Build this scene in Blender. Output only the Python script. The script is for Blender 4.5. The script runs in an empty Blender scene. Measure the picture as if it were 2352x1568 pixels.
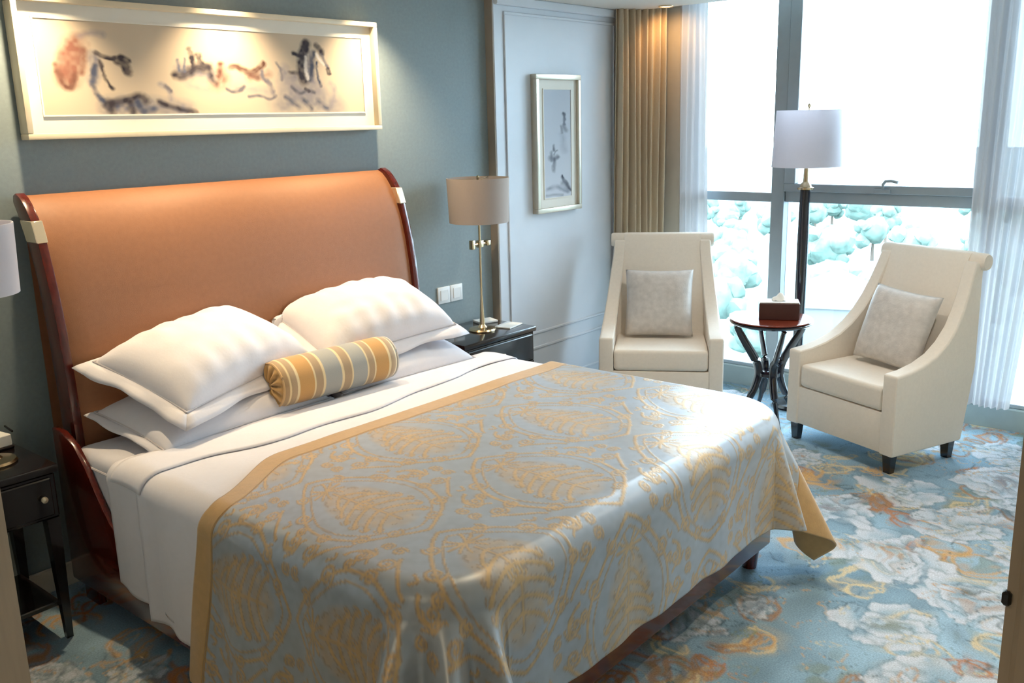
import bpy, bmesh, math, random
import numpy as np
from mathutils import Vector, Matrix, noise
random.seed(7)
rng = np.random.default_rng(11)
S = bpy.context.scene
COL = S.collection
PI = math.pi

# ------------------------------------------------------------------ camera
CAM = (-1.522, -3.721, 1.823); YAW, PITCH, ROLL, FPX = 49.367, -13.279, -1.436, 2138.0
def cam_setup():
    y, p, r = (math.radians(a) for a in (YAW, PITCH, ROLL))
    F = Vector((math.sin(y)*math.cos(p), math.cos(y)*math.cos(p), math.sin(p)))
    R0 = Vector((math.cos(y), -math.sin(y), 0)); U0 = R0.cross(F)
    R = R0*math.cos(r)+U0*math.sin(r); U = -R0*math.sin(r)+U0*math.cos(r)
    cd = bpy.data.cameras.new('camera'); cd.sensor_width = 36; cd.lens = FPX/2352*36; cd.clip_start = .02; cd.clip_end = 2000
    co = bpy.data.objects.new('camera', cd); COL.objects.link(co)
    M = Matrix((R, U, -F)).transposed().to_4x4(); M.translation = Vector(CAM)
    co.matrix_world = M; S.camera = co
cam_setup()

# ------------------------------------------------------------------ world, light, exposure
W = bpy.data.worlds.new('sky'); S.world = W; W.use_nodes = True
bg = W.node_tree.nodes['Background']; bg.inputs[0].default_value = (.66, .84, 1.0, 1); bg.inputs[1].default_value = 16.5
S.view_settings.view_transform = 'Standard'; S.view_settings.look = 'None'
S.view_settings.gamma = 1; S.view_settings.use_curve_mapping = False
S.view_settings.exposure = 0.12
S.cycles.use_denoising = True
S.cycles.max_bounces = 6; S.cycles.diffuse_bounces = 4; S.cycles.glossy_bounces = 3; S.cycles.transparent_max_bounces = 8
S.cycles.use_adaptive_sampling = True; S.cycles.adaptive_threshold = .1; S.cycles.adaptive_min_samples = 16
S.cycles.sample_clamp_indirect = 6.0
def portal(y0, y1, z0, z1, x):
    L = bpy.data.lights.new('window_portal', 'AREA'); L.shape = 'RECTANGLE'; L.size = abs(z1-z0); L.size_y = abs(y1-y0)
    L.cycles.is_portal = True
    o = bpy.data.objects.new('window_portal', L); COL.objects.link(o)
    o.location = (x, (y0+y1)/2, (z0+z1)/2); o.rotation_euler = (0, PI/2, 0)
portal(-.4, -3.6, .1, 2.7, 4.40)

# ------------------------------------------------------------------ materials
def srgb(r, g, b):
    f = lambda c: (c/255/12.92) if c/255 <= .04045 else ((c/255+.055)/1.055)**2.4
    return (f(r), f(g), f(b), 1)
MATS = {}
def mat(name, col, rough=.6, metal=0., spec=.5, noise_amt=0., noise_scale=20., bump=0., bump_scale=200., coat=0., sheen=0., trans=0., stretch=None, aniso=0):
    m = bpy.data.materials.new(name); m.use_nodes = True; nt = m.node_tree; b = nt.nodes['Principled BSDF']
    b.inputs['Base Color'].default_value = col; b.inputs['Roughness'].default_value = rough; b.inputs['Metallic'].default_value = metal
    b.inputs['Specular IOR Level'].default_value = spec; b.inputs['Coat Weight'].default_value = coat; b.inputs['Sheen Weight'].default_value = sheen
    b.inputs['Coat Roughness'].default_value = .08
    tc = nt.nodes.new('ShaderNodeTexCoord'); src = tc.outputs['Object']
    if stretch:
        mp = nt.nodes.new('ShaderNodeMapping'); mp.inputs['Scale'].default_value = stretch; nt.links.new(src, mp.inputs[0]); src = mp.outputs[0]
    if noise_amt:
        n = nt.nodes.new('ShaderNodeTexNoise'); n.inputs['Scale'].default_value = noise_scale; n.inputs['Detail'].default_value = 5
        nt.links.new(src, n.inputs['Vector'])
        mr = nt.nodes.new('ShaderNodeMapRange'); mr.inputs['From Min'].default_value = .3; mr.inputs['From Max'].default_value = .7
        mr.inputs['To Min'].default_value = 1-noise_amt; mr.inputs['To Max'].default_value = 1+noise_amt
        nt.links.new(n.outputs['Fac'], mr.inputs['Value'])
        mx = nt.nodes.new('ShaderNodeVectorMath'); mx.operation = 'SCALE'; mx.inputs[0].default_value = col[:3]
        nt.links.new(mr.outputs[0], mx.inputs['Scale']); nt.links.new(mx.outputs[0], b.inputs['Base Color'])
    if bump:
        n2 = nt.nodes.new('ShaderNodeTexNoise'); n2.inputs['Scale'].default_value = bump_scale; n2.inputs['Detail'].default_value = 3
        nt.links.new(src, n2.inputs['Vector'])
        bp = nt.nodes.new('ShaderNodeBump'); bp.inputs['Strength'].default_value = bump; bp.inputs['Distance'].default_value = .004
        nt.links.new(n2.outputs['Fac'], bp.inputs['Height']); nt.links.new(bp.outputs[0], b.inputs['Normal'])
    if trans:
        tr = nt.nodes.new('ShaderNodeBsdfTranslucent'); tr.inputs[0].default_value = col
        ms = nt.nodes.new('ShaderNodeMixShader'); ms.inputs[0].default_value = trans
        nt.links.new(b.outputs[0], ms.inputs[1]); nt.links.new(tr.outputs[0], ms.inputs[2])
        nt.links.new(ms.outputs[0], nt.nodes['Material Output'].inputs[0])
    MATS[name] = m; return m
def attr_mat(name, attr, rough=.6, spec=.5, metal=0., bump_attr=None, bump_strength=.3, fine=0., fine_scale=300., sheen=0., rough_attr=None, rough_to=None, coat=0):
    m = bpy.data.materials.new(name); m.use_nodes = True; nt = m.node_tree; b = nt.nodes['Principled BSDF']
    b.inputs['Roughness'].default_value = rough; b.inputs['Specular IOR Level'].default_value = spec; b.inputs['Metallic'].default_value = metal
    b.inputs['Sheen Weight'].default_value = sheen; b.inputs['Coat Weight'].default_value = coat
    a = nt.nodes.new('ShaderNodeAttribute'); a.attribute_name = attr
    out = a.outputs['Color']
    tc = nt.nodes.new('ShaderNodeTexCoord')
    n = nt.nodes.new('ShaderNodeTexNoise'); n.inputs['Scale'].default_value = fine_scale; n.inputs['Detail'].default_value = 4
    nt.links.new(tc.outputs['Object'], n.inputs['Vector'])
    if fine:
        mr = nt.nodes.new('ShaderNodeMapRange'); mr.inputs['From Min'].default_value = .25; mr.inputs['From Max'].default_value = .75
        mr.inputs['To Min'].default_value = 1-fine; mr.inputs['To Max'].default_value = 1+fine
        nt.links.new(n.outputs['Fac'], mr.inputs['Value'])
        sc = nt.nodes.new('ShaderNodeVectorMath'); sc.operation = 'SCALE'
        nt.links.new(out, sc.inputs[0]); nt.links.new(mr.outputs[0], sc.inputs['Scale']); out = sc.outputs[0]
    nt.links.new(out, b.inputs['Base Color'])
    h = n.outputs['Fac']
    if bump_attr:
        ba = nt.nodes.new('ShaderNodeAttribute'); ba.attribute_name = bump_attr
        h = ba.outputs['Fac']
        if rough_to is not None:
            m2 = nt.nodes.new('ShaderNodeMapRange'); m2.inputs['To Min'].default_value = rough; m2.inputs['To Max'].default_value = rough_to
            nt.links.new(h, m2.inputs['Value']); nt.links.new(m2.outputs[0], b.inputs['Roughness'])
    bp = nt.nodes.new('ShaderNodeBump'); bp.inputs['Strength'].default_value = bump_strength; bp.inputs['Distance'].default_value = .003
    nt.links.new(h, bp.inputs['Height']); nt.links.new(bp.outputs[0], b.inputs['Normal'])
    MATS[name] = m; return m

mat('wall_blue', srgb(138, 152, 156), .75, noise_amt=.05, noise_scale=60, bump=.15, bump_scale=400)
mat('panel_white', srgb(216, 223, 232), .5, noise_amt=.015, noise_scale=8)
mat('step_shade', srgb(160, 148, 134), .6, noise_amt=.02)
mat('ceiling_white', srgb(228, 224, 216), .8, noise_amt=.01)
mat('cream_wall', srgb(220, 212, 198), .7, noise_amt=.02)
mat('pier_beige', srgb(206, 198, 184), .7, noise_amt=.02)
mat('casing', srgb(176, 160, 140), .45, noise_amt=.04, noise_scale=12, stretch=(8, 8, .6))
mat('leather', srgb(154, 106, 74), .5, spec=.4, noise_amt=.04, noise_scale=50, bump=.25, bump_scale=500)
mat('mahogany', srgb(84, 22, 12), .22, coat=.6, noise_amt=.35, noise_scale=14, stretch=(6, 6, .8))
mat('mahogany_top', srgb(120, 48, 30), .18, coat=.7, noise_amt=.25, noise_scale=18, stretch=(1, 7, 1))
mat('black_wood', srgb(24, 18, 20), .22, coat=.6, noise_amt=.2, noise_scale=20)
mat('navy_lacquer', srgb(22, 24, 36), .18, coat=.7, noise_amt=.1)
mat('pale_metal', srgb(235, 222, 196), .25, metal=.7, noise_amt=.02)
mat('brass', srgb(204, 182, 146), .25, metal=1., noise_amt=.05)
mat('cotton', srgb(224, 222, 228), .85, spec=.2, noise_amt=.012, noise_scale=30, bump=.12, bump_scale=90, sheen=.15)
mat('cotton_line', srgb(205, 200, 202), .85, spec=.2, noise_amt=.02)
mat('gold_satin', srgb(196, 158, 104), .36, spec=.5, noise_amt=.06, noise_scale=40, bump=.12, bump_scale=160, sheen=.3)
mat('shade_linen', srgb(186, 173, 164), .85, noise_amt=.03, noise_scale=160, trans=.2, stretch=(3, 3, .4))
mat('shade_white', srgb(232, 228, 232), .85, noise_amt=.02, noise_scale=160, trans=.5)
mat('curtain_beige', srgb(214, 196, 168), .8, noise_amt=.04, noise_scale=90, sheen=.3, trans=.12)
mat('metal_grey', srgb(150, 160, 166), .45, metal=.2, noise_amt=.02)
mat('sill_grey', srgb(146, 160, 162), .6, noise_amt=.03)
mat('chair_fabric', srgb(240, 230, 216), .8, noise_amt=.02, noise_scale=60, bump=.2, bump_scale=350, sheen=.25)
mat('cushion_silver', srgb(206, 200, 194), .5, noise_amt=.10, noise_scale=26, bump=.35, bump_scale=120, sheen=.3)
mat('box_leather', srgb(70, 36, 30), .35, noise_amt=.1)
mat('paper_white', srgb(240, 240, 236), .8, noise_amt=.01)
mat('plastic_white', srgb(232, 234, 234), .35, noise_amt=.01)
mat('plastic_dark', srgb(20, 20, 22), .4, noise_amt=.05)
mat('frame_cream', srgb(226, 214, 188), .4, noise_amt=.03, noise_scale=14)
mat('frame_silver', srgb(200, 190, 172), .3, metal=.6, noise_amt=.04)
mat('mat_board', srgb(236, 232, 222), .85, noise_amt=.01)
mat('tree_leaf', srgb(96, 116, 107), .9, noise_amt=.35, noise_scale=.6)
mat('tree_bark', srgb(96, 84, 74), .9, noise_amt=.2)
mat('ground_pale', srgb(114, 124, 122), .9, noise_amt=.12, noise_scale=.02)
mat('far_wall', srgb(110, 112, 112), .8, noise_amt=.03)
mat('far_window', srgb(130, 150, 160), .3, noise_amt=.03)
attr_mat('carpet', 'Col', rough=.95, spec=.1, fine=.22, fine_scale=160, bump_strength=.5)
attr_mat('damask', 'Col', rough=.38, spec=.6, metal=.3, bump_attr='pat', bump_strength=.18, sheen=.2, rough_to=.48)
attr_mat('artwork', 'Col', rough=.7, spec=.25, bump_strength=.02)
attr_mat('stripes', 'Col', rough=.6, spec=.35, bump_strength=.15, sheen=.3)

def glass_mat():
    m = bpy.data.materials.new('window_glass'); m.use_nodes = True; nt = m.node_tree; nt.nodes.clear()
    o = nt.nodes.new('ShaderNodeOutputMaterial'); t = nt.nodes.new('ShaderNodeBsdfTransparent'); g = nt.nodes.new('ShaderNodeBsdfGlossy')
    t.inputs[0].default_value = (.95, .98, .985, 1); g.inputs['Roughness'].default_value = .02
    f = nt.nodes.new('ShaderNodeFresnel'); f.inputs[0].default_value = 1.3
    mx = nt.nodes.new('ShaderNodeMixShader'); nt.links.new(f.outputs[0], mx.inputs[0]); nt.links.new(t.outputs[0], mx.inputs[1]); nt.links.new(g.outputs[0], mx.inputs[2])
    nt.links.new(mx.outputs[0], o.inputs[0]); MATS['glass'] = m
glass_mat()
def sheer_mat():
    m = bpy.data.materials.new('sheer_voile'); m.use_nodes = True; nt = m.node_tree; nt.nodes.clear()
    o = nt.nodes.new('ShaderNodeOutputMaterial'); t = nt.nodes.new('ShaderNodeBsdfTransparent')
    d = nt.nodes.new('ShaderNodeBsdfDiffuse'); l = nt.nodes.new('ShaderNodeBsdfTranslucent')
    d.inputs[0].default_value = srgb(232, 232, 236); l.inputs[0].default_value = (.30, .30, .31, 1)
    n = nt.nodes.new('ShaderNodeTexNoise'); n.inputs['Scale'].default_value = 500
    mr = nt.nodes.new('ShaderNodeMapRange'); mr.inputs['To Min'].default_value = .93; mr.inputs['To Max'].default_value = .98
    m1 = nt.nodes.new('ShaderNodeMixShader'); m1.inputs[0].default_value = .3
    m2 = nt.nodes.new('ShaderNodeMixShader')
    nt.links.new(n.outputs['Fac'], mr.inputs['Value']); nt.links.new(mr.outputs[0], m2.inputs[0])
    nt.links.new(d.outputs[0], m1.inputs[1]); nt.links.new(l.outputs[0], m1.inputs[2])
    nt.links.new(t.outputs[0], m2.inputs[1]); nt.links.new(m1.outputs[0], m2.inputs[2]); nt.links.new(m2.outputs[0], o.inputs[0]); MATS['sheer'] = m
sheer_mat()
def emit_mat(name, col, s):
    m = bpy.data.materials.new(name); m.use_nodes = True; nt = m.node_tree
    b = nt.nodes['Principled BSDF']; b.inputs['Emission Color'].default_value = col; b.inputs['Emission Strength'].default_value = s; MATS[name] = m
emit_mat('lamp_glow', (1, .72, .38, 1), 12)

# ------------------------------------------------------------------ helpers
def tag(o, label=None, cat=None, group=None, kind=None):
    for k, v in (('label', label), ('category', cat), ('group', group), ('kind', kind)):
        if v: o[k] = v
    return o
def thing(name, label, cat, loc=(0, 0, 0), rz=0., group=None):
    o = bpy.data.objects.new(name, None); COL.objects.link(o); o.empty_display_size = .05
    o.location = loc; o.rotation_euler = (0, 0, rz); return tag(o, label, cat, group)
def copy_tree(o, parent=None):
    c = o.copy(); COL.objects.link(c); c.parent = parent
    for k in ('label', 'category', 'group'):
        pass
    for ch in list(o.children): copy_tree(ch, c)
    return c
def finish(name, me, m, parent=None, smooth=True, angle=None):
    me.materials.append(MATS[m]) if isinstance(m, str) else [me.materials.append(MATS[q]) for q in m]
    if smooth:
        me.polygons.foreach_set('use_smooth', [True]*len(me.polygons))
        if angle: me.set_sharp_from_angle(angle=math.radians(angle))
    o = bpy.data.objects.new(name, me); COL.objects.link(o)
    if parent: o.parent = parent
    return o
class MB:
    def __init__(s): s.bm = bmesh.new()
    def box(s, x0, x1, y0, y1, z0, z1, bev=0., seg=2, M=None):
        b = bmesh.new(); bmesh.ops.create_cube(b, size=1)
        for v in b.verts: v.co = Vector(((x0+x1)/2+v.co.x*(x1-x0), (y0+y1)/2+v.co.y*(y1-y0), (z0+z1)/2+v.co.z*(z1-z0)))
        if bev: bmesh.ops.bevel(b, geom=list(b.edges), offset=bev, segments=seg, profile=.6, affect='EDGES')
        return s._add(b, M)
    def _add(s, b, M=None):
        if M is not None: bmesh.ops.transform(b, matrix=M, verts=list(b.verts))
        me = bpy.data.meshes.new('t'); b.to_mesh(me); b.free(); s.bm.from_mesh(me); bpy.data.meshes.remove(me); return s
    def lathe(s, prof, n=32, M=None, cap=True):
        b = bmesh.new(); rings = []
        for r, z in prof: rings.append([b.verts.new((r*math.cos(2*PI*k/n), r*math.sin(2*PI*k/n), z)) for k in range(n)])
        for a, c in zip(rings, rings[1:]):
            for k in range(n): b.faces.new((a[k], a[(k+1) % n], c[(k+1) % n], c[k]))
        if cap:
            if prof[0][0] > 1e-5: b.faces.new(rings[0][::-1])
            if prof[-1][0] > 1e-5: b.faces.new(rings[-1])
        bmesh.ops.recalc_face_normals(b, faces=list(b.faces))
        return s._add(b, M)
    def prism(s, pts, axis, a0, a1, bev=0., seg=2, fn=None, M=None):
        # polygon pts (p,q) extruded along axis between a0 and a1
        b = bmesh.new()
        def P(p, q, a): return {'x': (a, p, q), 'y': (p, a, q), 'z': (p, q, a)}[axis]
        A = [b.verts.new(P(p, q, a0)) for p, q in pts]; B = [b.verts.new(P(p, q, a1)) for p, q in pts]
        n = len(pts); b.faces.new(A); b.faces.new(B[::-1])
        for k in range(n): b.faces.new((A[k], B[k], B[(k+1) % n], A[(k+1) % n]))
        bmesh.ops.recalc_face_normals(b, faces=list(b.faces))
        if bev:
            es = [e for e in b.edges if len(e.link_faces) == 2 and e.calc_face_angle() > .7]
            bmesh.ops.bevel(b, geom=es, offset=bev, segments=seg, profile=.6, affect='EDGES')
        if fn:
            for v in b.verts: v.co = fn(v.co)
        return s._add(b, M)
    def tube(s, path, rad, n=10, flat=1., M=None):
        b = bmesh.new(); rings = []; path = [Vector(p) for p in path]
        for i, p in enumerate(path):
            t = (path[min(i+1, len(path)-1)]-path[max(i-1, 0)]).normalized()
            ref = Vector((0, 0, 1)) if abs(t.z) < .9 else Vector((0, 1, 0))
            u = t.cross(ref).normalized(); w = u.cross(t).normalized(); r = rad[i] if hasattr(rad, '__len__') else rad
            rings.append([b.verts.new(p+u*math.cos(2*PI*k/n)*r*flat+w*math.sin(2*PI*k/n)*r) for k in range(n)])
        for a, c in zip(rings, rings[1:]):
            for k in range(n): b.faces.new((a[k], a[(k+1) % n], c[(k+1) % n], c[k]))
        b.faces.new(rings[0][::-1]); b.faces.new(rings[-1])
        bmesh.ops.recalc_face_normals(b, faces=list(b.faces))
        return s._add(b, M)
    def build(s, name, m, parent=None, smooth=True, angle=35):
        me = bpy.data.meshes.new(name); s.bm.to_mesh(me); s.bm.free()
        return finish(name, me, m, parent, smooth, angle)
def grid_obj(name, P, m, parent=None, cols=None, extra=None, mask=None, smooth=True):
    # P: (nu,nv,3) array; optional per-vertex colours and a face mask
    nu, nv = P.shape[:2]
    idx = np.arange(nu*nv).reshape(nu, nv)
    q = np.stack([idx[:-1, :-1], idx[1:, :-1], idx[1:, 1:], idx[:-1, 1:]], -1).reshape(-1, 4)
    V = P.reshape(-1, 3)
    C = None if cols is None else cols.reshape(-1, cols.shape[-1]); X = None if extra is None else extra.reshape(-1)
    if mask is not None:
        q = q[mask.reshape(-1)]; used, inv = np.unique(q, return_inverse=True); q = inv.reshape(-1, 4); V = V[used]
        if C is not None: C = C[used]
        if X is not None: X = X[used]
    me = bpy.data.meshes.new(name); me.from_pydata(V.tolist(), [], q.tolist()); me.update()
    if C is not None:
        a = me.color_attributes.new('Col', 'FLOAT_COLOR', 'POINT')
        a.data.foreach_set('color', np.concatenate([C[:, :3], np.ones((len(C), 1))], 1).astype(np.float32).ravel())
    if X is not None:
        a = me.attributes.new('pat', 'FLOAT', 'POINT'); a.data.foreach_set('value', X.astype(np.float32))
    return finish(name, me, m, parent, smooth)
def solid(o, t, off=0.):
    md = o.modifiers.new('thick', 'SOLIDIFY'); md.thickness = t; md.offset = off; return o
def lin(*c): return np.array(srgb(*c)[:3])
def seg_dist(X, Y, pts):
    d = np.full(X.shape, 9e9)
    for (x0, y0), (x1, y1) in zip(pts, pts[1:]):
        dx, dy = x1-x0, y1-y0; L = dx*dx+dy*dy+1e-12
        t = np.clip(((X-x0)*dx+(Y-y0)*dy)/L, 0, 1)
        d = np.minimum(d, np.hypot(X-x0-t*dx, Y-y0-t*dy))
    return d
def vnoise(X, Y, cell, seed=0):
    r = np.random.default_rng(seed); G = r.random((64, 64))
    u, v = X/cell, Y/cell; i, j = np.floor(u).astype(int), np.floor(v).astype(int); fu, fv = u-i, v-j
    fu = fu*fu*(3-2*fu); fv = fv*fv*(3-2*fv)
    g = lambda a, b: G[a % 64, b % 64]
    return (g(i, j)*(1-fu)+g(i+1, j)*fu)*(1-fv)+(g(i, j+1)*(1-fu)+g(i+1, j+1)*fu)*fv

# ------------------------------------------------------------------ the room shell
XL, XW, YF, ZC, ZP = -.85, 4.26, -3.95, 2.52, 2.75
XH = -.95                      # hall side of the left wall
def struct(name, mb, m, smooth=False):
    o = mb.build(name, m, smooth=smooth); o['kind'] = 'structure'; return o
struct('wall_back', MB().box(-3.1, 4.5, 0, .15, -.1, ZP+.1), 'wall_blue')
struct('ceiling', MB().box(-3.1, 4.0, YF-.1, .15, ZC, ZP+.1).box(4.0, 4.5, YF-.1, .15, ZP, ZP+.1), 'ceiling_white')
struct('wall_front', MB().box(-3.1, 4.5, YF-.12, YF, -.1, ZP+.1), 'cream_wall')
JL, JR = -1.708, -3.622        # ends of the opening beside the photographer
struct('wall_left', MB().box(XH, XL, JL, 0, 0, ZC).box(XH, XL, YF, JR, 0, ZC), 'cream_wall')
struct('wall_hall', MB().box(-3.15, -3.0, YF-.1, .1, -.1, ZC+.1), 'cream_wall')
# panelled wall to the right of the bed
PX0, PY = 2.65, -.06
pw = struct('wall_panel', MB().box(PX0, 4.34, PY, 0, 0, ZP, .004, 1), 'panel_white')
stp = MB().box(PX0-.006, PX0, PY+.004, 0, 0, ZC); so = stp.build('step_shade_strip', 'step_shade', pw, smooth=False)  # shade on the step face turned from the window, put into the strip's colour
def moulding(x0, x1, z0, z1, parent):
    w, d = .018, .010
    for a in ((x0, x1, z1-w, z1), (x0, x1, z0, z0+w), (x0, x0+w, z0+w, z1-w), (x1-w, x1, z0+w, z1-w)):
        MB().box(a[0], a[1], PY-d, PY, a[2], a[3], .004, 1).build('moulding_strip', 'panel_white', parent, smooth=False)
moulding(PX0+.085, 3.86, .50, 2.44, pw)
moulding(PX0+.085, 3.86, .16, .42, pw)
tb = struct('baseboard_panel', MB().box(PX0, 3.9, PY-.015, PY, 0, .11, .004, 1), 'panel_white')
struct('baseboard_back', MB().box(XL, PX0-.006, -.015, 0, 0, .10, .004, 1), 'cream_wall')
struct('trim_1', MB().box(PX0, 4.0, PY-.03, PY, ZC-.05, ZC, .006, 1), 'panel_white')
# opening casing beside the camera
for n, ya, yb in (('trim_2', JL-.012, JL), ('trim_3', JR, JR+.006)):
    t = struct(n, MB().box(XH-.012, XL+.012, ya, yb, 0, ZC), 'casing')
    s_ = 1 if n == 'trim_2' else -1
    yo = JL if s_ > 0 else JR
    MB().box(XH-.016, XH, min(yo, yo+.08*s_), max(yo, yo+.08*s_), 0, ZC, .003, 1).build('casing_board', 'casing', t, smooth=False)
    MB().box(XL, XL+.016, min(yo, yo+.08*s_), max(yo, yo+.08*s_), 0, ZC, .003, 1).build('casing_board', 'casing', t, smooth=False)
    if s_ < 0:
        MB().box(XH-.015, XH-.009, JR+.003, JR+.0082, 1.541, 1.550, .0015, 1).build('latch', 'plastic_dark', t)
# window wall: piers, sill, head
struct('wall_window', MB().box(4.2, 4.5, -.40, 0, 0, ZP).box(XW+.02, 4.5, YF, -3.62, 0, ZP), 'pier_beige')
sl = struct('trim_5', MB().box(XW-.002, 4.42, -3.62, -.40, -.1, .13, .006, 1), 'sill_grey')
struct('trim_4', MB().box(XW, 4.42, -3.62, -.40, 2.69, ZP), 'metal_grey')
def frame_part(par, y0, y1, z0, z1, x0=4.28, x1=4.36, m='metal_grey', nm='frame_bar'):
    return MB().box(x0, x1, y0, y1, z0, z1, .004, 1).build(nm, m, par, smooth=False)
def window(n, y0, y1, zt0, zt1, sash):
    w = bpy.data.objects.new('window_%d' % n, None); COL.objects.link(w); w['kind'] = 'structure'; w.location = (0, 0, 0)
    frame_part(w, y0, y1, zt0, zt1, 4.27, 4.37, nm='transom')
    frame_part(w, y0, y1, .13, .155, nm='bottom_bar'); frame_part(w, y0, y1, 2.66, 2.69, nm='top_bar')
    a, b = y0, y1
    if sash:
        s = MB().box(4.24, 4.30, y0, y1, zt1, zt1+.05, .004, 1).box(4.24, 4.30, y0, y1, 2.62, 2.66, .004, 1)
        s.box(4.24, 4.30, y1-.075, y1, zt1+.05, 2.62, .004, 1).box(4.24, 4.30, y0, y0+.05, zt1+.05, 2.62, .004, 1)
        so = s.build('sash_frame', 'metal_grey', w, smooth=False)
        h = MB().box(4.222, 4.24, -1.80, -1.70, zt1+.005, zt1+.03, .006, 2)
        h.tube([(4.225, -1.755, zt1+.03), (4.215, -1.758, zt1+.06), (4.205, -1.775, zt1+.08), (4.20, -1.81, zt1+.083), (4.20, -1.85, zt1+.075)], .009, 8)
        h.build('window_handle', 'metal_grey', so)
    for z0, z1 in ((.155, zt0), (zt1, 2.66)):
        MB().box(4.318, 4.326, a, b, z0, z1).build('pane', 'glass', w, smooth=False)
    return w
w1 = window(1, -1.03, -.44, 1.268, 1.328, False)
w2 = window(2, -2.315, -1.118, 1.272, 1.342, True)
w3 = window(3, -3.58, -2.38, 1.272, 1.342, False)
frame_part(w1, -.44, -.40, .13, 2.69, nm='jamb_bar'); frame_part(w1, -1.118, -1.03, .13, 2.69, 4.25, 4.38, nm='mullion')
frame_part(w2, -2.38, -2.315, .13, 2.69, 4.25, 4.38, nm='mullion'); frame_part(w3, -3.62, -3.58, .13, 2.69, nm='jamb_bar')

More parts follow.
